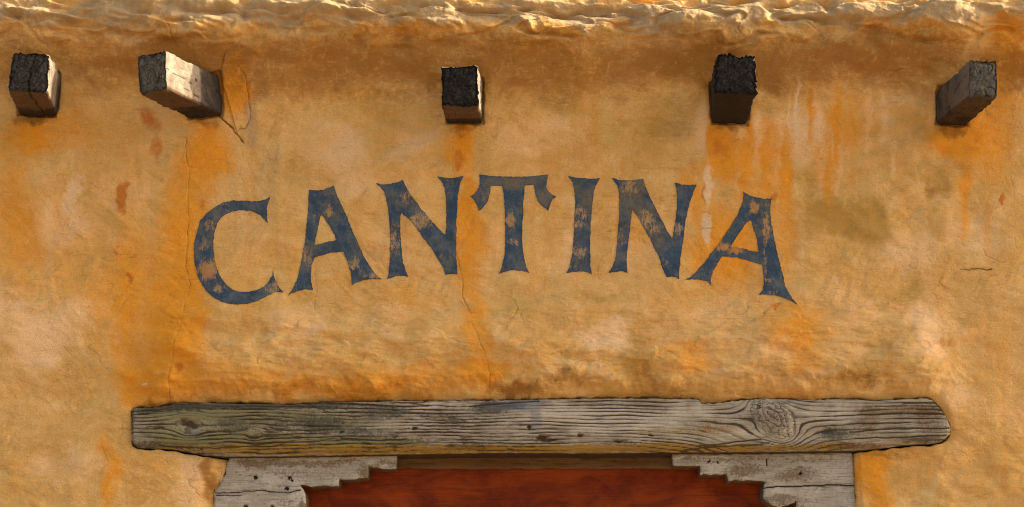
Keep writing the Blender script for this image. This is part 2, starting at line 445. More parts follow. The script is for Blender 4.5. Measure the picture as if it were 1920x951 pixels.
STAIN_SHADE = dict(
 orange=[(445,170,20,60,.8),(960,2,1400,26,.30),(200,110,110,40,.35),(1000,80,260,26,.3),(300,560,130,200,.5),(110,480,90,120,.3),(1400,470,100,120,.55),(1490,640,90,110,.35),(760,560,120,60,.3),(1260,560,80,60,.35),(620,732,300,30,.7),(860,700,120,30,.5),(1850,650,60,140,.35),(1560,760,200,20,.4),(392,290,55,75,.95),(350,470,52,260,.75),(330,640,60,120,.75),(275,715,75,60,.85),(205,890,26,100,.75),(250,560,110,140,.42),
   (60,255,70,45,.85),(18,400,70,170,.6),(862,270,32,45,1.0),(880,430,40,150,.85),(895,620,32,110,.7),(905,715,45,40,.6),
   (1362,285,48,75,1.1),(1350,470,75,90,.75),(1440,330,60,110,.55),(1300,360,30,70,.7),(1500,620,50,80,.5),(1850,250,80,140,.75),
   (1885,95,50,60,.8),(1640,880,42,110,.95),(1300,670,70,45,.6),(1785,265,60,40,.8),(1810,380,14,90,.7),(1590,235,60,70,.6),
   (1720,850,60,70,.4),(430,170,26,60,.75),(300,860,70,60,.3),(640,700,300,28,.35),(1180,420,45,90,.35),(150,240,60,60,.4),(770,80,120,40,.5),(1700,80,160,40,.5),(420,700,60,50,.4)],
 pale=[(65,640,70,75,.9),(110,420,75,65,.75),(150,590,70,60,.6),(1130,640,70,50,.8),(1735,625,50,60,.9),(1480,255,110,70,.6),(640,285,80,60,.6),
   (140,355,22,55,.8),(780,270,70,50,.5),(1080,480,60,60,.55),(560,600,110,50,.5),(1090,390,40,60,.6),(1700,470,110,60,.6),(1850,440,60,70,.55),
   (360,900,50,80,.65),(560,880,50,30,.2),(120,870,110,70,.4),(1450,650,80,50,.5),(660,350,60,60,.45),(990,260,110,60,.5),(1410,270,35,60,.55),
   (740,610,90,50,.45),(1500,440,35,60,.4),(20,560,40,80,.4),(1800,740,70,60,.4),(480,440,60,60,.35),(1620,640,60,50,.35)],
 olive=[(1570,410,75,60,.95),(1640,430,45,70,.8),(1770,330,60,45,.6),(25,390,45,70,.6),(1240,230,70,60,.55),(470,420,60,60,.35),(1180,690,60,45,.6),
   (1620,700,80,40,.6),(1700,560,70,35,.5),(300,300,40,70,.35),(150,690,60,50,.4),(560,320,70,60,.45),(1440,600,70,60,.4),(980,560,70,60,.4),(700,560,70,60,.35),
   (1880,350,40,60,.4),(1520,330,45,40,.5),(720,200,90,40,.5),(1050,200,110,40,.5),(1130,560,110,20,.45)],
 grey=[(200,48,500,34,.8),(1000,46,800,34,.7),(1650,46,600,32,.6),(960,5,1400,30,.22),(250,40,40,40,.8),(555,35,50,45,.9),(690,45,30,35,.8),(845,45,50,35,.8),(965,42,45,40,.9),(1100,45,40,35,.7),(1380,50,50,35,.7),(1560,40,60,35,.5),
   (400,30,60,25,.5),(1750,55,70,35,.5),(470,230,18,60,.6),(1240,70,60,30,.6),(500,330,40,90,.4),(60,30,60,40,.4),(1480,60,40,30,.5)],
 brown=[(960,132,2200,78,.62),(700,738,230,24,.40),(970,733,70,18,.80),(1075,712,90,16,.5),(1210,705,50,42,.42),(1580,716,150,22,.42),(420,738,160,20,.40),(1420,704,100,22,.4),(1330,735,200,12,.35),(640,710,90,14,.35),(330,120,130,40,.4),(690,110,120,40,.4),(1640,110,160,40,.5),(1290,120,90,40,.4),  # brown dirt plus painted shade of the parapet overhang and plaster lip
   (815,155,18,16,.9),(908,150,28,24,.8),(1322,152,22,26,.9),(1440,150,30,22,.7),(1250,135,60,20,.6),(60,226,60,16,.7),(388,230,45,14,.6),(868,240,36,10,.6),(1368,240,42,10,.7),(1785,246,40,14,.7),
   (395,900,20,70,.75),(1895,150,50,40,.4),(1660,855,60,12,.6),(300,760,60,10,.5),(1750,360,28,22,.5)],
 rust=[(225,372,11,38,.9),(278,225,24,34,.7),(293,275,14,34,.6),(240,520,12,12,.7),(1452,372,14,16,.7),(1454,578,14,8,.7),(1881,370,7,12,.9),(1320,365,8,20,.7),
   (232,355,9,25,.8),(303,335,9,12,.5),(378,385,9,22,.5),(340,695,10,16,.7),(862,300,16,24,.6),(1360,275,28,34,.55),(1300,320,9,30,.4),(216,470,6,10,.7),(1715,850,20,16,.35)],
 chalk=[(480,18,90,14,.25),(1060,16,90,16,.3),(1240,14,120,18,.3),(1650,22,120,18,.3),(1328,345,11,48,1.1),(1324,430,10,40,.95),(1480,225,5,60,.7),(1494,215,5,70,.8),(1512,240,6,50,.4),(140,360,8,38,.5),(270,720,14,7,.6),(1560,270,6,60,.4),(1650,280,6,60,.4),(1150,650,40,12,.5)],
)

_sr = np.random.RandomState(5)
for _k in range(26):      # run-down streaks of wash between the last two beams
    STAIN_SHADE['orange' if _k % 2 else 'pale'].append((_sr.uniform(1300, 1680), _sr.uniform(210, 330), _sr.uniform(7, 15), _sr.uniform(40, 110), _sr.uniform(.45, .8)))
for _k in range(24):      # and a few everywhere else
    STAIN_SHADE[('orange', 'olive', 'pale')[_k % 3]].append((_sr.uniform(0, 1920), _sr.uniform(200, 620), _sr.uniform(10, 22), _sr.uniform(40, 120), _sr.uniform(.25, .5)))

PROF = [(2400,0),(400,0),(290,0),(250,-.002),(212,-.007),(186,-.016),(160,-.034),(136,-.058),(113,-.083),(94,-.101),(75,-.112),(56,-.117),(42,-.115),(30,-.110),(18,-.102),(6,-.091),(-8,-.076)]

_lx = np.arange(0, 2000.0, 4.0)
_ly = np.interp(_lx, [p[0] for p in LT], [p[1] for p in LT])
_k = np.hanning(33); _k /= _k.sum()
_ly = np.convolve(np.concatenate([np.full(16, _ly[0]), _ly, np.full(16, _ly[-1])]), _k, 'valid')
def lintel_top(px): return np.interp(px, _lx, _ly)

def wall_fields(X, Y):
    """height (metres, towards the street) and stain and painted shade masks at wall pixel positions"""
    h = 0.010 * fbm(X / 300, Y / 240, 1, 3)
    h += 0.0045 * fbm(X / 95, Y / 60, 5, 3)
    # trowel sweeps: stretched noise in a few hand directions that take turns over the wall
    for q, ang in enumerate((-0.45, 0.25, -0.95, 0.75)):
        u = X * math.cos(ang) + Y * math.sin(ang); v = -X * math.sin(ang) + Y * math.cos(ang)
        msk = sstep(-0.05, 0.35, fbm(X / 190 + 9 * q, Y / 150, 11 + q, 2))
        h += msk * 0.0017 * fbm(u / 62 + .8 * perlin(X / 50, Y / 50, 17 + q), v / 17 + 1.0 * perlin(X / 80, Y / 80, 19 + q), 21 + 3 * q, 4, 0.58)
    h += 0.0011 * ridged(X / 40 + 0.6 * perlin(X / 50, Y / 50, 4), Y / 26, 33, 3) * sstep(-.2, .5, fbm(X / 160, Y / 130, 40, 2))
    h += 0.0005 * fbm(X / 9, Y / 8, 55, 3, 0.6)
    h += 0.0085 * fbm(X / 62, Y / 36, 57, 2, 0.45) * (0.35 + 0.65 * sstep(-.1, .5, fbm(X / 230, Y / 160, 58, 2)))
    # thin overlapping plaster coats: ledges with a sharp lower lip
    zl = np.clip(sstep(520, 640, Y) * sstep(330, 480, X) * (1 - sstep(1700, 1800, X)) * sstep(770, 740, Y)
                 + 0.5 * sstep(0.1, 0.5, fbm(X / 200, Y / 170, 59, 2)), 0, 1)
    tx = X + 26 * fbm(X / 80, Y / 40, 60, 4); ty = Y + 16 * fbm(X / 60, Y / 30, 62, 4)
    tv = 1.5 * fbm(tx / 170, ty / 70, 64, 3) + ty / 95 - tx / 900
    ts = tv - np.floor(tv)
    h += zl * 0.0044 * (sstep(0.0, 0.10, ts) - ts) * (0.3 + 0.7 * sstep(-.3, .3, fbm(X / 90, Y / 60, 66, 2)))
    # swollen lip of plaster over the timber
    lt = lintel_top(X)
    ab = lt - Y
    mx = sstep(240, 330, X) * (1 - sstep(1720, 1820, X))
    reach = 46 + 22 * fbm(X / 110, Y * 0 + 2, 61, 3) + 16 * fbm(X / 35, Y / 40, 65, 3)
    lip = sstep(230, 70, ab) * sstep(-6, np.clip(reach, 16, 90), ab)
    h += mx * lip * (0.044 + 0.016 * fbm(X / 150, Y / 60, 63, 3))
    h += 0.014 * mx * sstep(230, 90, ab) * np.clip(fbm(X / 110, Y / 42, 67, 4), -0.5, 1) * sstep(-8, 30, ab)
    # shoulders beside the timber
    h += 0.014 * np.exp(-(((X - 210) / 90) ** 2 + ((Y - 800) / 110) ** 2)) + 0.014 * np.exp(-(((X - 1815) / 90) ** 2 + ((Y - 800) / 110) ** 2))
    # broken, stony skin of the parapet
    pr = sstep(125, 70, Y + 14 * fbm(X / 60, Y / 60, 71, 2))
    wx = X + 24 * fbm(X / 100, Y / 50, 73, 2); wy = Y + 10 * fbm(X / 80, Y / 40, 77, 2)
    # rounded chunks with cracks and hollows between them
    ch = ridged(wx / 130, wy / 46, 81, 2, 0.5)
    h += pr * (-0.020 * sstep(0.35, 0.95, ch) + 0.030 * fbm(wx / 240, wy / 75, 85, 3, .5) + 0.010 * fbm(wx / 60, wy / 26, 86, 3, .5))
    lv_ = 1.8 * fbm(wx / 190, wy / 55, 87, 2) + wy / 85
    st_ = lv_ - np.floor(lv_)
    h += pr * 0.011 * (sstep(0.0, 0.14, st_) - st_) * sstep(-.25, .35, fbm(X / 130, Y / 60, 89, 2))
    h += pr * 0.0020 * fbm(X / 11, Y / 9, 90, 3, .7)
    tl = np.interp(X, [-800, 0, 150, 300, 430, 520, 600, 700, 850, 1000, 1150, 1300, 1420, 1500, 1700, 1800, 1920, 2700],
                   [0, -1.0, -.2, -.9, .5, -.4, -.8, .5, .7, .3, 1.1, .9, -.2, .8, .5, .9, .3, 0])
    h -= pr * tl * np.clip(76 - Y, 0, 90) * S * 0.24
    # the timber's pocket, the doorway, the beams' sockets
    jx = X + 2.0 * perlin(X / 14, Y / 14, 91); jy = Y + 2.5 * perlin(X / 17, Y / 13, 93)
    d1 = sdf(jx, jy, LINTEL)
    pocket = sstep(2.2, -2.0, d1)
    h -= 0.006 * sstep(14, 0, d1)
    h = h * (1 - pocket) - 0.13 * pocket
    rl = np.where(X < 700, 1.0, 0.0)
    d2 = sdf(jx, jy, DOORWAY, 400)
    h -= rl * 0.035 * sstep(55, 0, d2) ** 2 + (1 - rl) * 0.010 * sstep(14, 0, d2)
    dw = sstep(2.0, -2.5, d2)
    h = np.where(d2 < 2.5, h * (1 - dw) - 0.22 * dw, h)
    sock = np.zeros_like(X)
    for bm in BEAMS:
        ds = sdf(jx, jy, bm['r'], 30)
        sock = np.maximum(sock, sstep(4.5, 0.5, ds))
        h += 0.004 * np.exp(-np.clip(ds - 8, 0, 99) ** 2 / 200.0) * (ds > -5)
    h -= 0.010 * sock
    # plaster patch beside the second beam
    pt = inside(X, Y, CRACKS[2][0])
    h += 0.005 * pt
    crack = np.zeros_like(X)
    kx = X + 1.6 * perlin(X / 9, Y / 9, 97) + 3 * perlin(X / 33, Y / 33, 98); ky = Y + 1.6 * perlin(X / 9, Y / 9, 99)
    for pts, hw, st in CRACKS:
        st = st * (0.78 if hw < 1.7 else 1.0)
        dd = seg_dist(kx, ky, pts)
        brk = st * np.clip(0.85 + 0.7 * perlin(X / 22, Y / 22, 101), 0.35 if hw < 1.35 else 0.75, 1)
        crack = np.maximum(crack, brk * sstep(hw * .75 + 0.8, max(hw * .75 - 0.8, 0.0), dd))
    # hairline crazing
    cz = np.abs(perlin(wx / 95, wy / 95, 111)) < 0.010
    crack = np.maximum(crack, 0.45 * cz * sstep(0.15, 0.5, fbm(X / 150, Y / 150, 113, 2)))
    h -= 0.0035 * crack
    crack = np.maximum(crack, 0.75 * sstep(1.8, 0.2, d1))
    crack = np.maximum(crack, 0.6 * sock)
    qx = X + 24 * fbm(X / 70, Y / 70, 121, 4); qy = Y + 24 * fbm(X / 70, Y / 70, 131, 4)
    sx = X + 7 * fbm(X / 22, Y / 30, 141, 3); sy = Y + 14 * fbm(X / 24, Y / 40, 143, 3)
    at = {}
    for k, bl in STAIN_SHADE.items():
        keep = np.ones_like(X)
        for (bx, by, rx, ry, s) in bl:
            big = min(rx, ry) > 18
            ax, ay = (qx, qy) if big else (sx, sy)
            d = np.hypot((ax - bx) / rx, (ay - by) / ry)
            keep *= 1 - np.clip(s, 0, 1) * sstep(1.35, 0.15, d)
        at[k] = 1 - keep
    at['crack'] = crack
    return h, at

def axis(dense_lo, dense_hi, step, lo, hi, grow=1.12):
    a = list(np.arange(dense_lo, dense_hi + step * .5, step))
    s = step; v = a[0]; left = []
    while v > lo:
        s *= grow; v = max(v - s, lo); left.append(v)
    s = step; v = a[-1]; right = []
    while v < hi:
        s *= grow; v = min(v + s, hi); right.append(v)
    return np.array(left[::-1] + a + right)

# ------------------------------------------------------------------ ground
gx = np.linspace(-300, 300, 61)
GXX, GYY = np.meshgrid(gx, gx, indexing='ij')
gv = np.stack([GXX.ravel(), GYY.ravel(), np.zeros(GXX.size)], -1)
gr = mesh_np('ground', gv, grid_quads(61, 61), mat=M_GR)
gr['kind'] = 'structure'

# ------------------------------------------------------------------ the adobe building
bld = bpy.data.objects.new('adobe_building', None)
COL.objects.link(bld)
tag(bld, 'ochre adobe building front with weathered orange plaster and faded blue painted lettering', 'building')
XA = axis(-30, 1950, 1.55, -1400, 3320)
YA = axis(-8, 975, 1.55, -8, VPY + ZC / S)
XX, YY = np.meshgrid(XA, YA, indexing='ij')
h, at = wall_fields(XX.ravel(), YY.ravel())
pp = np.array(sorted(PROF))
# smooth profile and its normal
py_f = np.arange(-8, 2400, 1.0)
pr_f = np.interp(py_f, pp[:, 0], pp[:, 1])
ker = np.hanning(25); ker /= ker.sum()
ext = np.concatenate([pr_f[0] + (np.arange(-12, 0)) * (pr_f[1] - pr_f[0]), pr_f, np.full(12, pr_f[-1])])
pr_f = np.convolve(ext, ker, 'valid')
slope = np.gradient(pr_f, py_f) / S
yb = np.interp(YY.ravel(), py_f, pr_f)
sl_ = np.interp(YY.ravel(), py_f, slope)
nrm = np.sqrt(1 + sl_ ** 2)
vx = (XX.ravel() - VPX) * S
vz = ZC + (VPY - YY.ravel()) * S
vy = yb - h / nrm
vz = vz - h * sl_ / nrm * 1.0
front = np.stack([vx, vy, vz], -1).reshape(len(XA), len(YA), 3)
# roll over the top of the parapet and back to the roof
top = front[:, 0, :]
ex = []
for (dy, dz) in [(.012,.020),(.026,.033),(.045,.044),(.07,.054),(.10,.062),(.15,.068),(.22,.068),(.30,.060),(.36,.02),(.38,-.02),(.38,-.40)]:#(.045,.030),(.07,.038),(.10,.043),(.15,.046),(.22,.046),(.30,.040),(.36,.02),(.38,-.02),(.38,-.40)]:
    p = top.copy(); p[:, 1] = p[:, 1] * max(0, 1 - dy * 4) + dy; p[:, 2] += dz
    p[:, 2] += 0.006 * fbm(vx.reshape(len(XA), -1)[:, 0] / .13, p[:, 1] / .1, 151, 3)
    ex.append(p)
ex = np.stack(ex[::-1], 1)
allv = np.concatenate([ex, front], 1)
ne = ex.shape[1]
attrs = {}
for k, v in at.items():
    v = v.reshape(len(XA), len(YA))
    attrs[k] = np.concatenate([np.repeat(v[:, :1], ne, 1), v], 1).ravel()
wall = mesh_np('front_wall', allv.reshape(-1, 3), grid_quads(len(XA), len(YA) + ne), mat=M_PL, parent=bld, attrs=attrs)

def box(x0, x1, y0, y1, z0, z1):
    v = [(x, y, z) for x in (x0, x1) for y in (y0, y1) for z in (z0, z1)]
    q = [(0,1,3,2),(4,6,7,5),(0,4,5,1),(2,3,7,6),(0,2,6,4),(1,5,7,3)]
    return v, q
xl, xr = float(vx.min()), float(vx.max())
bv, bq = box(xl, xr, 0.30, 5.0, 0.0, 3.34)
for side in ((xl - .02, xl + .25), (xr - .25, xr + .02)):
    v2, q2 = box(side[0], side[1], 0.02, 5.02, 0.0, 3.50)
    bq = bq + [tuple(i + len(bv) for i in q) for q in q2]; bv = bv + v2
mesh_np('house_block', bv, bq, mat=M_PL, parent=bld, smooth=False)

def wall_y(X, Y):
    hh, aa = wall_fields(X, Y)
    return np.interp(Y, py_f, pr_f) - hh, aa

# ------------------------------------------------------------------ flat plates cut to an outline
def resample(poly, step):
    out = []
    n = len(poly)
    for i in range(n):
        a = np.array(poly[i], float); b = np.array(poly[(i + 1) % n], float)
        k = max(1, int(round(np.hypot(*(b - a)) / step)))
        for j in range(k): out.append(tuple(a + (b - a) * j / k))
    return out

def plate(loops, step, seed=0):
    """triangulate an outline (first loop) with holes (others); returns points, triangles, boundary edges"""
    rng = np.random.RandomState(seed)
    pts = []; edges = []
    for lp in loops:
        r = resample(lp, step); s0 = len(pts)
        pts += r
        edges += [(s0 + i, s0 + (i + 1) % len(r)) for i in range(len(r))]
    P = np.array(loops[0])
    gx_, gy_ = np.meshgrid(np.arange(P[:, 0].min(), P[:, 0].max(), step), np.arange(P[:, 1].min(), P[:, 1].max(), step))
    g = np.stack([gx_.ravel(), gy_.ravel()], -1) + rng.uniform(-.12, .12, (gx_.size, 2)) * step
    ok = inside(g[:, 0], g[:, 1], loops[0])
    dist = seg_dist(g[:, 0], g[:, 1], list(loops[0]) + [loops[0][0]])
    for hl in loops[1:]:
        ok &= ~inside(g[:, 0], g[:, 1], hl)
        dist = np.minimum(dist, seg_dist(g[:, 0], g[:, 1], list(hl) + [hl[0]]))
    g = g[ok & (dist > step * .55)]
    allp = [Vector(p) for p in pts] + [Vector(p) for p in g]
    vo, eo, fo, *_ = delaunay_2d_cdt(allp, edges, [], 0, 1e-6)
    V = np.array([(v.x, v.y) for v in vo]); F = np.array([f for f in fo if len(f) == 3])
    c = V[F].mean(1)
    ok = inside(c[:, 0], c[:, 1], loops[0])
    for hl in loops[1:]: ok &= ~inside(c[:, 0], c[:, 1], hl)
    F = F[ok]
    a = V[F[:, 1]] - V[F[:, 0]]; b = V[F[:, 2]] - V[F[:, 0]]
    neg = (a[:, 0] * b[:, 1] - a[:, 1] * b[:, 0]) < 0
    F[neg] = F[neg][:, ::-1]
    E = np.concatenate([F[:, [0, 1]], F[:, [1, 2]], F[:, [2, 0]]])
    key = np.sort(E, 1)
    _, inv, cnt = np.unique(key, axis=0, return_inverse=True, return_counts=True)
    B = E[cnt[inv.ravel()] == 1]
    ed = seg_dist(V[:, 0], V[:, 1], list(loops[0]) + [loops[0][0]])
    for hl in loops[1:]: ed = np.minimum(ed, seg_dist(V[:, 0], V[:, 1], list(hl) + [hl[0]]))
    return V, F, B, ed

# ------------------------------------------------------------------ lettering
def zm(pts, ox, oy, k): return [(ox + u / k, oy + v / k) for u, v in pts]
LETTERS = [
 ('C', [zm([(533,222),(505,240),(460,250),(400,248),(340,244),(300,244),(250,256),(200,283),(150,322),(115,365),(90,430),(77,500),(76,560),(82,620),(95,680),(120,735),(150,780),(190,820),(240,848),(290,863),(340,868),(400,863),(450,848),(500,822),(545,796),(565,787),(590,790),(610,790),(585,765),(562,725),(550,690),(547,655),(543,690),(520,725),(490,758),(450,778),(400,790),(350,790),(310,775),(270,745),(240,705),(218,655),(200,600),(190,540),(190,480),(200,420),(215,380),(240,345),(270,322),(310,305),(350,299),(400,303),(440,315),(475,335),(500,360),(514,378),(510,340),(509,300),(512,270),(525,245)],340,300,3.17)]),
 ('A', [zm([(760,180),(800,183),(850,177),(890,162),(905,152),(920,195),(945,255),(985,340),(1020,430),(1060,520),(1100,600),(1140,660),(1165,690),(1192,710),(1140,708),(1080,715),(1040,730),(1013,744),(1012,700),(1000,640),(980,585),(962,545),(900,550),(840,563),(790,578),(775,620),(770,670),(773,730),(785,775),(740,770),(690,782),(660,795),(635,808),(665,765),(690,710),(705,640),(722,560),(735,490),(745,400),(755,300),(757,230)],340,300,3.17),
        zm([(830,320),(880,390),(925,478),(860,492),(794,510),(802,460),(815,390)],340,300,3.17)]),
 ('N', [zm([(78,136),(120,142),(170,140),(210,130),(238,116),(255,155),(290,215),(340,280),(400,350),(450,405),(490,448),(497,400),(497,320),(495,230),(488,170),(470,125),(443,93),(480,100),(520,103),(560,100),(598,92),(580,130),(568,190),(562,260),(558,350),(556,450),(557,560),(562,678),(540,676),(515,677),(492,679),(470,625),(430,560),(380,490),(330,420),(280,360),(235,322),(226,318),(222,380),(225,450),(230,530),(240,610),(255,655),(272,693),(240,686),(200,690),(165,702),(145,710),(155,670),(160,610),(163,540),(163,440),(157,340),(145,260),(128,190),(105,160)],680,300,3.17)]),
 ('T', [zm([(692,84),(760,93),(900,97),(1030,95),(1103,84),(1095,120),(1090,155),(1105,185),(1125,205),(1152,216),(1130,232),(1112,262),(1103,298),(1070,275),(1040,240),(1025,200),(1020,148),(990,146),(962,148),(957,230),(952,330),(948,430),(950,520),(960,590),(975,635),(990,670),(950,660),(900,657),(850,665),(808,678),(828,635),(840,580),(847,500),(848,400),(845,300),(840,210),(830,150),(790,150),(762,152),(757,200),(745,240),(720,280),(690,305),(680,270),(665,240),(635,217),(665,203),(683,180),(693,150),(697,115)],680,300,3.17)]),
 ('I', [zm([(178,118),(230,132),(290,140),(350,140),(415,134),(390,180),(370,240),(360,310),(353,400),(347,500),(345,620),(343,720),(347,790),(358,848),(320,832),(270,826),(210,830),(167,840),(190,790),(205,720),(215,630),(223,530),(228,420),(230,310),(225,230),(212,165)],1020,300,3.963)]),
 ('N', [zm([(507,134),(560,150),(640,152),(735,145),(750,190),(780,260),(820,340),(870,440),(920,530),(952,585),(962,540),(975,450),(985,360),(988,290),(983,220),(968,170),(1020,186),(1070,190),(1135,188),(1110,240),(1085,310),(1065,390),(1050,480),(1035,570),(1020,680),(1008,790),(1000,888),(970,872),(940,870),(905,874),(880,810),(845,710),(800,610),(750,520),(700,430),(665,375),(655,368),(645,440),(635,530),(625,620),(615,720),(615,790),(620,838),(580,830),(530,832),(482,838),(510,795),(530,740),(540,660),(548,560),(555,450),(560,340),(558,250),(545,190)],1020,300,3.963)]),
 ('A', [zm([(455,140),(490,160),(540,175),(590,181),(638,180),(628,200),(625,260),(632,330),(645,410),(665,500),(690,610),(715,710),(735,770),(760,820),(792,860),(750,838),(700,812),(650,797),(600,792),(552,795),(575,765),(582,720),(580,660),(575,600),(530,585),(470,567),(420,553),(320,545),(290,590),(262,640),(248,690),(250,727),(225,705),(180,694),(130,692),(82,700),(120,675),(160,640),(210,580),(265,505),(320,435),(370,360),(410,295),(435,240),(450,190)],1260,320,3.397),
        zm([(500,312),(520,370),(540,440),(557,520),(500,508),(440,494),(375,482),(420,410),(465,345)],1260,320,3.397)]),
]
WEAR = [(395,420,14,18,.55),(383,458,12,22,.5),(392,508,20,22,1.),(412,545,14,14,.6),(512,540,14,14,.65),(425,388,14,8,.4),
 (618,397,8,14,.7),(577,480,11,22,.55),(665,495,13,16,.75),(692,518,20,6,.7),(590,410,6,12,.4),(600,365,14,8,.35),
 (740,450,11,36,.6),(792,415,24,16,.75),(762,372,14,14,.5),(836,485,14,14,.35),(842,340,10,8,.3),
 (958,412,12,18,.8),(962,455,12,8,.6),(955,340,20,8,.35),(905,360,14,14,.25),
 (1088,400,16,18,.6),(1085,420,14,8,.7),(1086,472,16,14,.7),(1078,500,10,10,.5),
 (1180,350,24,16,.65),(1212,412,16,18,.8),(1228,432,12,10,.7),(1272,432,9,18,.65),(1165,450,8,24,.45),(1250,495,12,12,.4),(1240,380,8,20,.4),
 (1416,390,10,14,.9),(1436,425,7,40,.75),(1435,490,5,40,.5),(1356,463,15,9,.95),(1380,470,16,7,.95),(1402,475,9,7,.5),(1440,528,16,6,.6),(1452,548,14,6,.5)]
FADE = [(955,340,60,20,.8),(1100,370,30,50,.7),(1185,380,40,60,.85),(1230,440,30,40,.7),(620,370,30,40,.55),(1020,370,30,40,.6),(1430,400,30,60,.5),
 (770,370,30,40,.55),(400,440,20,60,.5),(580,480,16,40,.6),(1085,480,30,40,.5),(905,370,20,20,.5),(840,380,14,60,.35),(1160,470,20,50,.5)]
ORD = ['leftmost, with open round bowl', 'second from the left', 'third from the left', 'with drooping arms', 'plain single stem', 'second last', 'last at the right end']
for n_, (ch, loops) in enumerate(LETTERS):
    V, F, B, ed = plate(loops, 1.9, n_)
    X, Y = V[:, 0], V[:, 1]
    jx = X + 1.0 * perlin(X / 5, Y / 5, 201) + .8 * perlin(X / 17, Y / 17, 202); jy = Y + 1.0 * perlin(X / 5, Y / 5, 203) + .8 * perlin(X / 17, Y / 17, 204)
    yw, aa = wall_y(X, Y)
    keep = np.ones_like(X)
    qx = X + 5 * fbm(X / 14, Y / 14, 205, 3); qy = Y + 5 * fbm(X / 14, Y / 14, 207, 3)
    for bx, by, rx, ry, s in WEAR:
        keep *= 1 - s * sstep(1.5, 0.3, np.hypot((qx - bx) / rx, (qy - by) / ry))
    fk = np.ones_like(X)
    for bx, by, rx, ry, s in FADE:
        fk *= 1 - s * sstep(1.5, 0.2, np.hypot((qx - bx) / rx, (qy - by) / ry))
    aa['wear'] = 1 - keep + 0.05 + 0.30 * sstep(4.5, 0, ed) * sstep(-0.1, 0.4, fbm(X / 22, Y / 22, 211, 3))
    aa['faded'] = 1 - fk
    aa['edge'] = sstep(2.6, 0.6, ed)
    vf = np.stack([(jx - VPX) * S, yw - 0.0016, ZC + (VPY - jy) * S], -1)
    # paint has a thin edge down to the plaster
    bi = np.unique(B); mp = -np.ones(len(V), int); mp[bi] = np.arange(len(bi))
    vb1 = vf[bi]; vb2 = vf[bi] + np.array([0, 0.003, 0])
    n0 = len(V); n1 = n0 + len(bi)
    q = np.stack([n0 + mp[B[:, 0]], n0 + mp[B[:, 1]], n1 + mp[B[:, 1]], n1 + mp[B[:, 0]]], -1)
    av = {k: np.concatenate([v, v[bi], v[bi]]) for k, v in aa.items()}
    o = mesh_np('painted_letter', np.concatenate([vf, vb1, vb2]), q, F, mat=M_PA, parent=bld, attrs=av)
    o['label'] = 'faded blue painted letter %s, %s' % (ch, ORD[n_])

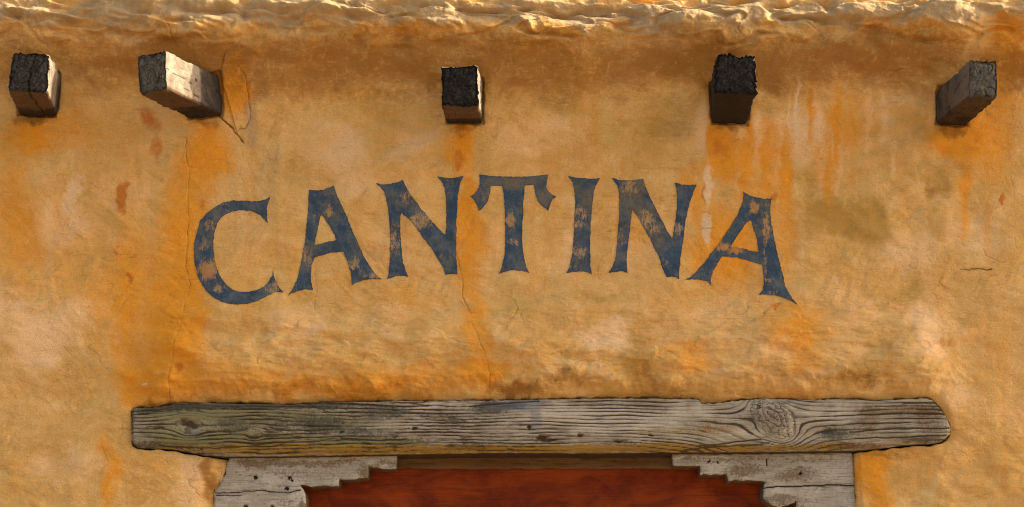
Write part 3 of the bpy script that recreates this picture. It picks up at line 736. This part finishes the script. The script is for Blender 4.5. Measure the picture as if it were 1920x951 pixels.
# ------------------------------------------------------------------ projecting roof beams
BLAB = ['squat dark square beam end at the far left, split down its lower face',
        'long crooked beam swung left with bright bleached side beside a cracked plaster patch',
        'small square black beam end above the gap between letters N and T',
        'charred beam with ragged top edge above the last letters of the lettering',
        'slanting grey-brown beam at the far right, its rough end pointing right']
for k, bm in enumerate(BEAMS):
    L = bm['L']
    e = np.array([W(px, py, -L) for px, py in bm['e']])
    r = np.array([W(px, py, 0.0) for px, py in bm['r']])
    r = r + (r - e) * (0.10 / L)                       # rooted 10 cm inside the wall
    nl, nc = 84, 22                                    # rings along, points per side
    t1 = (np.arange(nc) / nc) * 2 - 1
    cs = np.concatenate([np.stack([t1, -np.ones(nc)], -1), np.stack([np.ones(nc), t1], -1),
                         np.stack([-t1, np.ones(nc)], -1), np.stack([-np.ones(nc), -t1], -1)])   # u right, v down; starts TL
    rad = 0.10
    q = np.abs(cs); m_ = np.clip(q - (1 - rad), 0, None)
    dd = np.hypot(m_[:, 0], m_[:, 1]); f = np.where((m_ > 0).all(1), rad / np.maximum(dd, rad), 1.0)
    cs = np.sign(cs) * (np.minimum(q, 1 - rad) + m_ * f[:, None])
    # end face rings shrink to the centre
    rings = []; end = []; ts = []
    for s in np.linspace(0.02, 0.985, 30): rings.append((s, 0.0)); end.append(1)
    for t in np.linspace(0, 1, nl) ** 1.25: rings.append((1.0, t)); end.append(0)
    def bil(c, u, v):
        u = (u + 1) / 2; v = (v + 1) / 2
        return (c[0] * ((1 - u) * (1 - v))[:, None] + c[1] * (u * (1 - v))[:, None] + c[2] * (u * v)[:, None] + c[3] * ((1 - u) * v)[:, None])
    verts = []; A = {a: [] for a in ('end', 'under', 'groove_shade', 'char_shade', 'endpale', 'ring', 'check')}
    hs = np.linalg.norm(e[0] - e[1]) / 2
    for (sc_, t), en in zip(rings, end):
        u = cs[:, 0] * sc_; v = cs[:, 1] * sc_
        p = bil(e, u, v) * (1 - t) + bil(r, u, v) * t
        cx = p.mean(0)
        ctr = bil(e, u * 0, v * 0) * (1 - t) + bil(r, u * 0, v * 0) * t
        out = p - ctr
        per = np.arange(len(u)) / nc * 0.24           # metres round the section
        ln = t * (L + .1)
        ang = np.arctan2(v, u)
        su, sv = u * 0.06, v * 0.06
        inten = (1 - en)
        rough = 0.05 * fbm(np.cos(ang) * 1.6 + k * 9, np.sin(ang) * 1.6 + ln * 4, 301 + k, 3)
        jag = 0.085 * fbm(np.cos(ang) * 11 + k * 5, np.sin(ang) * 11, 311 + k, 3) * math.exp(-ln / 0.012)
        if k == 3: jag = jag * 2.2 - 0.10 * np.exp(-((cs[:, 0] - 0.15) / 0.28) ** 2) * (cs[:, 1] < -.8) * math.exp(-ln / 0.02)
        fibre = fbm(per * 130 + 0.9 * perlin(ln * 9 + per * 0, per * 20, 321 + k), ln * 13 + per * 0 + k, 325 + k, 4, .65)
        gro = sstep(0.22, 0.62, fibre)
        ck = np.zeros_like(u)
        if k == 0:
            line = 0.05 + 0.55 * t + 0.04 * math.sin(ln * 80)
            ck = (cs[:, 1] > 0.95) * sstep(0.10, 0.02, np.abs(cs[:, 0] - line))
            ck = np.maximum(ck, (en == 1) * (v > -.1) * sstep(0.07, 0.02, np.abs(u - 0.04 - 0.05 * np.sin(v * 9))) * 0.8)
        if k == 1:
            for l0, a0, sl in ((-0.62, .0, .35), (-0.10, 0.0, .55), (0.55, 0.22, .3), (-.30, .52, .5)):
                line = l0 + sl * (t - a0) + 0.03 * math.sin(ln * 60 + l0 * 9)
                ck = np.maximum(ck, 0.85 * (cs[:, 0] > 0.95) * sstep(0.050, 0.012, np.abs(cs[:, 1] - line)) * (t > a0) * (t < a0 + .42))
            ck = np.maximum(ck, (cs[:, 0] > .95) * sstep(0.0085, 0.005, np.hypot((cs[:, 1] + 0.22) * 0.057, ln - 0.165)))
        cor_ = np.clip((np.abs(cs[:, 0]) + np.abs(cs[:, 1]) - 1.72) / .2, 0, 1)
        chip = 0.075 * cor_ * np.clip(fbm(ang * 1.3 + k * 4, ln * 38 + ang * 0, 361 + k, 3) + .15, 0, 1) * inten
        wav = 0.045 * fbm(np.cos(ang) * 1.1 + k * 3, np.sin(ang) * 1.1 + ln * 11, 371 + k, 3) * inten
        disp = wav - chip + rough + jag - 0.035 * gro * inten - 0.06 * ck * inten
        if en: disp = rough + jag
        edge_s = 1 - 0.035 * math.exp(-ln / 0.006)
        pos = ctr + out * (1 + disp)[:, None] * edge_s
        # small bow on the sides so the section is not a ruled box
        rr_ = np.hypot(u * .9 + .25, v - .2); an_ = np.arctan2(v - .2, u + .25)
        chk_ = en * sstep(0.10, 0.03, np.abs(perlin(an_ * 2.6 + k * 7, rr_ * .8, 353))) * sstep(.25, .6, rr_)
        if en == 1:
            px_ = u * 0.06; pv_ = v * 0.06
            pos = pos + np.stack([0 * u, 0.0022 * fbm(px_ * 160 + k * 3, pv_ * 160, 341 + k, 3, .7) + 0.004 * fbm(px_ * 40, pv_ * 40, 345 + k, 2)
                                  + 0.010 * ck + 0.003 * chk_ + 0.012 * sc_ ** 10 * 0.6, 0 * u], -1)
        verts.append(pos)
        A['end'].append(np.full_like(u, 1.0 if en else math.exp(-ln / 0.003) * .9))
        A['endpale'].append(np.full_like(u, (.22, .55, .05, .06, .95)[k]))
        rr_ = np.hypot(u * .9 + .25, v - .2); an_ = np.arctan2(v - .2, u + .25)
        A['ring'].append(en * sstep(0.45, 0.9, 0.5 + 0.5 * np.sin(rr_ * 34 + 2.5 * fbm(u * 2 + k, v * 2, 351, 3))) * .8)
        chk_ = en * sstep(0.10, 0.03, np.abs(perlin(an_ * 2.6 + k * 7, rr_ * .8, 353))) * sstep(.25, .6, rr_)
        A['check'].append(chk_ * (.7, .5, .4, .4, .6)[k])
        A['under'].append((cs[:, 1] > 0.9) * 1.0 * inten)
        A['groove_shade'].append(np.maximum(gro * inten * (.55, .55, .6, .8, .8)[k], ck))
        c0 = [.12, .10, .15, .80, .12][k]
        if k in (0, 2): c0 = 0.04 + 0.66 * float(sstep(0.34, 0.60, t))  # roots darkened in colour, deepening the shade near the wall
        if k == 1: c0 = 0.03 + 0.62 * float(sstep(0.40, 0.48, t))  # painted shade, with a crisp edge at the sun-shadow line
        if k == 4: c0 = 0.44 + 0.25 * t  # unlit side darkened in colour, more towards the root
        A['char_shade'].append(np.full_like(u, c0) * inten + 0.25 * (k == 0) * (cs[:, 0] > .6) * (cs[:, 1] > .9))
    nr, nv_ = len(rings), len(cs)
    verts = np.concatenate(verts)
    i = np.arange(nr * nv_).reshape(nr, nv_)
    j = np.roll(i, -1, 1)
    quads = np.stack([i[:-1], i[1:], j[1:], j[:-1]], -1).reshape(-1, 4)
    # orient: u right, v down, first rings at the end face
    cpt = len(verts)
    verts = np.concatenate([verts, verts[:nv_].mean(0)[None], verts[-nv_:].mean(0)[None]])
    tri = [(cpt, i[0, a], j[0, a]) for a in range(nv_)] + [(cpt + 1, j[-1, a], i[-1, a]) for a in range(nv_)]
    at_ = {a: np.concatenate([np.concatenate(v), [v[0][0], v[-1][0]]]) for a, v in A.items()}
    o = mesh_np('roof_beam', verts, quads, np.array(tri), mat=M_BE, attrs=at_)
    tag(o, BLAB[k], 'beam', 'roof beams jutting from the plaster')

# ------------------------------------------------------------------ lintel timber
nxs = np.concatenate([np.linspace(250, 262, 14)[:-1], np.arange(262, 1740, 1.3), np.linspace(1740, 1778, 60)])
ltop = np.interp(nxs, [p[0] for p in LT], [p[1] for p in LT]) + 1.6 * perlin(nxs / 9, nxs * 0, 401) + .8 * perlin(nxs / 31, nxs * 0, 402)
lbot = np.interp(nxs, [p[0] for p in LB], [p[1] for p in LB]) + 0.8 * perlin(nxs / 13, nxs * 0 + 3, 403)
FRY = -0.018
# section: (fraction down, depth behind the face)
sec = [(0.0, 0.14), (0.0, 0.05), (0.0, 0.02), (0.004, 0.010), (0.014, 0.004)]
sec += [(v, 0.0) for v in np.linspace(0.028, 0.85, 74)]
sec += [(0.87, 0.0008), (0.89, 0.0025), (0.91, 0.005), (0.93, 0.008), (0.95, 0.0115), (0.97, 0.0155), (0.985, 0.019), (0.995, 0.024), (1.0, 0.030), (1.0, 0.045), (1.0, 0.07), (1.0, 0.10), (1.0, 0.14)]
sec = np.array(sec)
Xg = np.repeat(nxs[:, None], len(sec), 1)
Yg = ltop[:, None] + (lbot - ltop)[:, None] * sec[None, :, 0]
dep = np.repeat(sec[None, :, 1], len(nxs), 0)
X, Y = Xg.ravel(), Yg.ravel(); dp = dep.ravel()
fr = np.repeat(sec[None, :, 0], len(nxs), 0).ravel()
# grain flow: a stream that parts round the big knot
kx, ky = 1446.0, 786.0
ca, sa = math.cos(0.75), math.sin(0.75)
def flow(X, Y):
    dx, dy = X - kx, Y - ky
    a_, b_ = dx * ca + dy * sa, -dx * sa + dy * ca
    r2 = (a_ / 50) ** 2 + (b_ / 30) ** 2
    psi = dy * (1 - 1 / np.maximum(r2, 1.0) * 0.85)
    psi += 26 * np.exp(-((X - 1385) / 70.0) ** 2) * sstep(790, 840, Y) * -0.5
    psi -= 0.05 * (X - 1100) * sstep(1050, 1400, X) * np.exp(-np.clip(X - 1400, 0, 999) / 160.0) * sstep(760, 830, Y)
    for sxk, syk, rr in ((478, 816, 9), (357, 800, 17)):
        q2 = ((X - sxk) / (rr * 1.4)) ** 2 + ((Y - syk) / rr) ** 2
        psi += (Y - syk) * (-0.8 / np.maximum(q2, 1.0))
    return psi, r2
psi, r2 = flow(X, Y)
psi = psi + 0.6 * fbm(X / 45, Y / 11, 410, 3) + 2.2 * fbm(X / 120, Y / 40, 411, 3) + 5 * fbm(X / 420, Y / 90, 413, 2)
right = sstep(900, 1060, X)
per = 6.6
g1 = 0.5 + 0.5 * np.sin(2 * np.pi * psi / per + 1.0 * fbm(X / 240, psi / 14, 415, 3))
g1 = g1 ** 3.0
g2 = sstep(-0.05, 0.6, fbm(X / 90, psi / 4.2, 417, 4, 0.6))
g3 = sstep(0.0, 0.55, fbm(X / 26, psi / 3.0, 419, 3))
groove_shade = np.clip(right * (0.95 * g1 * np.clip(0.85 + 0.6 * fbm(X / 140, psi / 9, 416, 3), 0.4, 1.2) + 0.25 * g2 + 0.18 * g3) + (1 - right) * (0.75 * g1 + 0.50 * g2 + 0.50 * g3), 0, 1.1)
groove_shade *= 0.55 + 0.85 * np.clip(0.5 + fbm(X / 150, Y / 30, 421, 3), 0, 1)
# knot: rings cut by radial checks
kin = sstep(1.15, 0.85, r2)
kr = np.sqrt(r2); ka = np.arctan2(Y - ky, X - kx)
kw = kr * 3.2 + 0.7 * fbm(X / 18, Y / 18, 423, 3)
kg = 0.6 * sstep(0.55, 1.0, 0.5 + 0.5 * np.sin(2 * np.pi * kw))
cell = np.abs(perlin(X / 13 + .5 * perlin(X / 9, Y / 9, 425), Y / 11, 427))
kg = np.maximum(kg, sstep(0.075, 0.02, cell) * 0.95)
kg = np.maximum(kg, 0.45 * sstep(0.10, 0.02, np.abs(kr - 1.0)) * sstep(-.2, .3, fbm(X / 25, Y / 25, 428, 2)))
groove_shade = groove_shade * (1 - kin) + kg * kin
# splits, nail holes, the dark hollow at the left
def blob(bx, by, rx, ry, s=1.0, wob=4):
    ax = X + wob * fbm(X / 15, Y / 15, 431, 3); ay = Y + wob * fbm(X / 15, Y / 15, 433, 3)
    return s * sstep(1.35, 0.3, np.hypot((ax - bx) / rx, (ay - by) / ry))
def union(lst, wob=4):
    kp = np.ones_like(X)
    for b_ in lst: kp *= 1 - np.clip(blob(*b_, wob=wob), 0, 1)
    return 1 - kp
hole = union([(356,797,20,7,1.),(344,790,8,4,.8),(366,802,9,5,.8),(778,805,7,4,1.),(992,804,6,4,1.),(1015,824,13,6,1.),(1032,829,12,3,.9),(1088,818,8,3,.9),(1160,829,12,3,.9),(1218,818,6,3,.8),(642,812,6,4,.8),(1548,812,16,7,.7)], 3)
chks = np.zeros_like(X)
for pts in ([(1282,845),(1340,838),(1420,836),(1440,832)],[(1310,838),(1380,830),(1425,826)],[(640,824),(700,828),(760,826)],[(300,836),(380,842),(520,838)],[(1590,812),(1680,806),(1775,806)],[(1600,824),(1690,822),(1770,818)],[(1560,782),(1680,778),(1765,778)],[(1690,760),(1745,758)],[(880,764),(940,760),(1010,754)]):
    chks = np.maximum(chks, sstep(2.2, 0.6, seg_dist(X, Y + 1.5 * perlin(X / 25, Y / 25, 435), pts)))
groove_shade = np.maximum(groove_shade, np.maximum(hole, chks))
fm = sstep(0.0, 0.03, fr) * sstep(0.96, 0.80, fr)
bow = 0.010 * (1 - (2 * fr - 0.9) ** 2) * (fr < 0.95)
yv = FRY + dp - np.where(dp < 0.02, bow, 0)
yv += fm * (0.0042 * groove_shade + 0.008 * hole) + 0.003 * (1 - fm) * groove_shade * (dp < .03)
yv -= 0.006 * fbm(X / 130, Y / 55, 441, 3) * (dp < 0.03)
yv -= 0.006 * kin * sstep(1.0, 0.2, r2) * (dp < .01)
# ends fall back into the plaster
yv += 0.010 * (1 - sstep(249, 255, X)) + 0.006 * sstep(1770, 1779, X)
ow = dict(
 groove_shade=groove_shade.copy(),
 moss=union([(420,800,170,40,.45),(700,800,160,40,.3),(950,800,100,40,.2),(1640,820,120,14,.3),(420,830,130,22,.9),(330,775,90,22,.7),(560,835,160,18,.9),(480,780,120,22,.55),(700,835,120,14,.8),(300,815,60,25,.5),(620,790,100,30,.45)]),
 soot=union([(280,772,40,10,.6),(350,765,70,8,.8),(470,763,120,9,.9),(600,762,80,10,.85),(620,800,60,22,.6),(720,775,60,20,.65),(700,815,80,14,.5),(560,800,60,25,.5),(920,770,50,14,.7),(945,762,50,9,.8),(850,790,40,20,.4),(1560,815,35,18,.7),(270,836,60,8,.7),(1605,800,25,25,.4),(1720,825,50,8,.6),(440,800,60,20,.4),(250,800,8,40,.5),(820,830,100,8,.4)]),
 bleach=union([(560,805,260,26,.45),(330,800,60,20,.35),(1150,790,140,32,.9),(1300,775,60,14,.6),(1060,770,60,20,.6),(800,765,60,14,.5),(790,800,40,20,.45),(1400,815,50,12,.7),(1560,780,70,22,.5),(1650,780,60,20,.3),(560,812,40,8,.3),(980,790,40,16,.4)]),
 blue=union([(985,760,45,14,1.),(1005,790,14,24,.6),(940,765,40,12,.5),(365,815,14,6,.8)]),
 ochre=union([(700,844,500,10,.85),(1150,842,300,8,.9),(1250,838,60,10,.6),(1350,842,140,7,.8),(500,840,160,12,.6),(1340,808,70,12,.45),(1230,812,60,12,.3),(1500,840,90,7,.6),(1555,836,40,10,.6)]),
 umber=union([(1680,770,110,12,.5),(1625,795,30,30,.55),(1740,790,40,40,.45),(1446,790,40,30,.45),(1330,800,50,20,.35),(1600,838,80,9,.6),(880,840,60,9,.6),(800,815,90,12,.4),(1020,826,30,8,.6),(1160,832,60,6,.5)]),
)
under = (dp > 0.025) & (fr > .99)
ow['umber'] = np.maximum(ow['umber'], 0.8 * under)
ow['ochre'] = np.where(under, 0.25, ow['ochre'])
ow['groove_shade'] = np.where(fr > .992, 0.9, ow['groove_shade'])  # shade of the gap below painted onto the lower edge and underside
k_ = (D + 0.0) / D
lv = np.stack([(X - VPX) * S, yv, ZC + (VPY - Y) * S], -1)
nX, nS = len(nxs), len(sec)
lq = grid_quads(nX, nS)
i = np.arange(nX * nS).reshape(nX, nS)
capq = [(i[0, a], i[0, a + 1], i[0, nS - 2 - a], i[0, nS - 1 - a]) for a in range(nS // 2 - 1)]
capq += [(i[-1, nS - 1 - a], i[-1, nS - 2 - a], i[-1, a + 1], i[-1, a]) for a in range(nS // 2 - 1)]
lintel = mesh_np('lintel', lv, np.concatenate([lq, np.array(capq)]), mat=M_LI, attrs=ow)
tag(lintel, 'long weathered grey timber lintel with a big knot, set in plaster over the doorway', 'lintel')

# ------------------------------------------------------------------ stepped corbels
CL = [(426,853),(745,850),(741,876),(689,873),(688,894),(634,896),(633,908),(561,909),(567,918),(571,932),(571,947),(562,960),(548,967),(532,966),(518,959),(509,948),(508,975),(500,1010),(480,1035),(396,1040),(397,951),(398,918),(409,908),(420,882)]
CR = [(1262,849),(1603,845),(1608,910),(1609,951),(1612,1040),(1530,1035),(1508,1010),(1498,975),(1496,936),(1490,940),(1480,945),(1465,948),(1452,946),(1440,939),(1434,926),(1433,916),(1437,899),(1368,898),(1367,887),(1315,887),(1314,871),(1264,870)]
def corbel(poly, seed, holes, cracks, bare_shade, label, mark):
    V, F, B, ed = plate([poly], 1.6, seed)
    X, Y = V[:, 0], V[:, 1]
    fib = fbm(X / 90, Y / 4.5 + 0.5 * fbm(X / 60, Y / 40, 501 + seed, 2), 503 + seed, 4, .6)
    gro = 0.55 * sstep(0.25, 0.7, fib)
    hl = np.zeros_like(X)
    for hx, hy, hr in holes:
        hl = np.maximum(hl, sstep(1.3, 0.5, np.hypot(X + 2 * perlin(X / 4, Y / 4, 505) - hx, (Y + 2 * perlin(X / 4, Y / 4, 506) - hy) * 1.1) / hr))
    ck = np.zeros_like(X)
    for pts, hw in cracks:
        ck = np.maximum(ck, sstep(hw + .8, hw - .8, seg_dist(X, Y + 1.6 * perlin(X / 15, Y / 15, 507), pts)))
    kp = np.ones_like(X)
    qx = X + 8 * fbm(X / 25, Y / 25, 509, 3); qy = Y + 8 * fbm(X / 25, Y / 25, 511, 3)
    for bx, by, rx, ry, s in bare_shade: kp *= 1 - s * sstep(1.4, .3, np.hypot((qx - bx) / rx, (qy - by) / ry))
    br = 1 - kp
    g = np.maximum(np.maximum(gro, hl), ck)
    jx = X + 2.2 * perlin(X / 11, Y / 11, 513) * sstep(6, 0, ed); jy = Y + 2.4 * perlin(X / 13, Y / 11, 515) * sstep(6, 0, ed)
    y = 0.032 + 0.0022 * gro + 0.012 * hl + 0.006 * ck + 0.0015 * br - 0.002 * fbm(X / 60, Y / 60, 517, 3) + 0.004 * sstep(3.0, 0.0, ed)
    vf = np.stack([(jx - VPX) * S, y, ZC + (VPY - jy) * S], -1)
    bi = np.unique(B); mp = -np.ones(len(V), int); mp[bi] = np.arange(len(bi))
    n0 = len(V); layers = [vf]; quads = []
    deps = [0.0, 0.03, 0.07, 0.105]
    av = {'groove_shade': [g], 'bare_shade': [br]}
    for li, dz in enumerate(deps):
        p = vf[bi].copy(); p[:, 1] += dz
        p[:, 0] += 0.0012 * perlin(p[:, 0] * 90, p[:, 1] * 60, 519); p[:, 2] += 0.0012 * perlin(p[:, 2] * 90 + 4, p[:, 1] * 60, 521)
        if li == 0: p = vf[bi].copy()
        layers.append(p)
        av['groove_shade'].append(np.full(len(bi), (0.15, .5, .55, .55)[li])); av['bare_shade'].append(np.full(len(bi), 1.0))  # sides and step undersides: their shade painted in as dark wood
        if li:
            a = n0 + (li - 1) * len(bi); b = n0 + li * len(bi)
            quads.append(np.stack([a + mp[B[:, 0]], a + mp[B[:, 1]], b + mp[B[:, 1]], b + mp[B[:, 0]]], -1))
    o = mesh_np('carved_corbel', np.concatenate(layers), np.concatenate(quads), F, mat=M_CO, attrs={k: np.concatenate(v) for k, v in av.items()})
    tag(o, label, 'corbel', 'stepped corbels under the lintel')
corbel(CL, 1, [(476,893,4.5),(540,893,4),(535,914,4),(508,949,4.5),(458,948,4),(545,898,2.5)],
       [([(400,922),(440,921),(490,917),(535,922),(560,916)], 1.1), ([(402,927),(450,926)], .8)],
       [(560,866,160,9,.7),(690,880,24,14,.8),(600,885,90,14,.45),(730,866,30,10,.5),(470,868,40,12,.5),(530,940,24,9,.45),(565,944,10,12,.7),(490,884,70,12,.3)],
       'pale left-hand stepped corbel pitted with small nail holes, under the lintel', 0)
corbel(CR, 2, [(1332,862,2.5),(1348,864,2),(1505,885,3)],
       [([(1434,912),(1470,910),(1520,909),(1570,906),(1606,908)], 1.5), ([(1440,858),(1441,870)], 1.2)],
       [(1400,880,50,18,.75),(1500,884,50,18,.65),(1440,858,170,8,.6),(1290,862,36,9,.45),(1460,935,40,12,.65),(1500,940,50,20,.35),(1560,930,40,24,.2),(1480,895,40,10,.5)],
       'greyer right-hand stepped corbel with one long horizontal split, under the lintel', 1)

# ------------------------------------------------------------------ red door and its head rail
door = bpy.data.objects.new('door', None)
COL.objects.link(door)
door.location = (0, 0, 0)
tag(door, 'dark red painted wooden door recessed between the two corbels', 'door')
dx_ = axis(550, 1450, 2.2, 380, 1625); dy_ = axis(860, 985, 1.8, 840, VPY + ZC / S - 4)
DX, DY = np.meshgrid(dx_, dy_, indexing='ij'); X, Y = DX.ravel(), DY.ravel()
gg = sstep(0.25, 0.7, fbm(X / 130, Y / 5, 601, 4, .6))
cr = np.zeros_like(X)
for pts in ([(1108,884),(1125,890),(1140,905),(1152,911)],[(690,902),(760,896)],[(1405,925),(1420,940)],[(820,905),(900,912)]):
    cr = np.maximum(cr, 0.35 * sstep(2.2, .5, seg_dist(X, Y + 1.5 * perlin(X / 12, Y / 12, 603), pts)))
y = 0.118 + 0.0016 * gg + 0.003 * cr - 0.0015 * fbm(X / 80, Y / 50, 605, 3)
dv = np.stack([(X - VPX) * S, y, ZC + (VPY - Y) * S], -1)
mesh_np('door_panel', dv, grid_quads(len(dx_), len(dy_)), mat=M_RE, parent=door, attrs={'groove_shade': np.maximum(cr, 0.12 * gg)})
hx = np.arange(740, 1268, 3.0)
hsec = np.array([(846, .02), (846, 0), (848, -.002), (852, -.003), (857, -.003), (862, -.003), (866, -.003), (869, -.002), (870.5, .001), (870.5, .02)])
HX = np.repeat(hx[:, None], len(hsec), 1); HY = np.repeat(hsec[None, :, 0], len(hx), 0) + 1.0 * perlin(HX / 30, HX * 0, 611)
HD = np.repeat(hsec[None, :, 1], len(hx), 0)
hg = sstep(0.1, 0.6, fbm(HX / 60, HY / 4, 613, 3))
hv = np.stack([(HX - VPX) * S, 0.100 + HD + 0.0015 * hg, ZC + (VPY - HY) * S], -1).reshape(-1, 3)
X, Y = HX.ravel(), HY.ravel()
mesh_np('head_rail', hv, grid_quads(len(hx), len(hsec)), mat=M_LI, parent=door,
        attrs=dict(groove_shade=hg.ravel() * .7, moss=0 * X, bleach=0 * X, blue=0 * X, soot=union([(930,862,70,9,1.),(1180,860,60,9,.95),(770,866,40,8,.7),(1040,866,60,5,.7)]),
                   ochre=union([(860,860,40,9,.9),(1050,862,90,9,.5),(790,858,60,8,.4)]), umber=np.full_like(X, 1.0)))
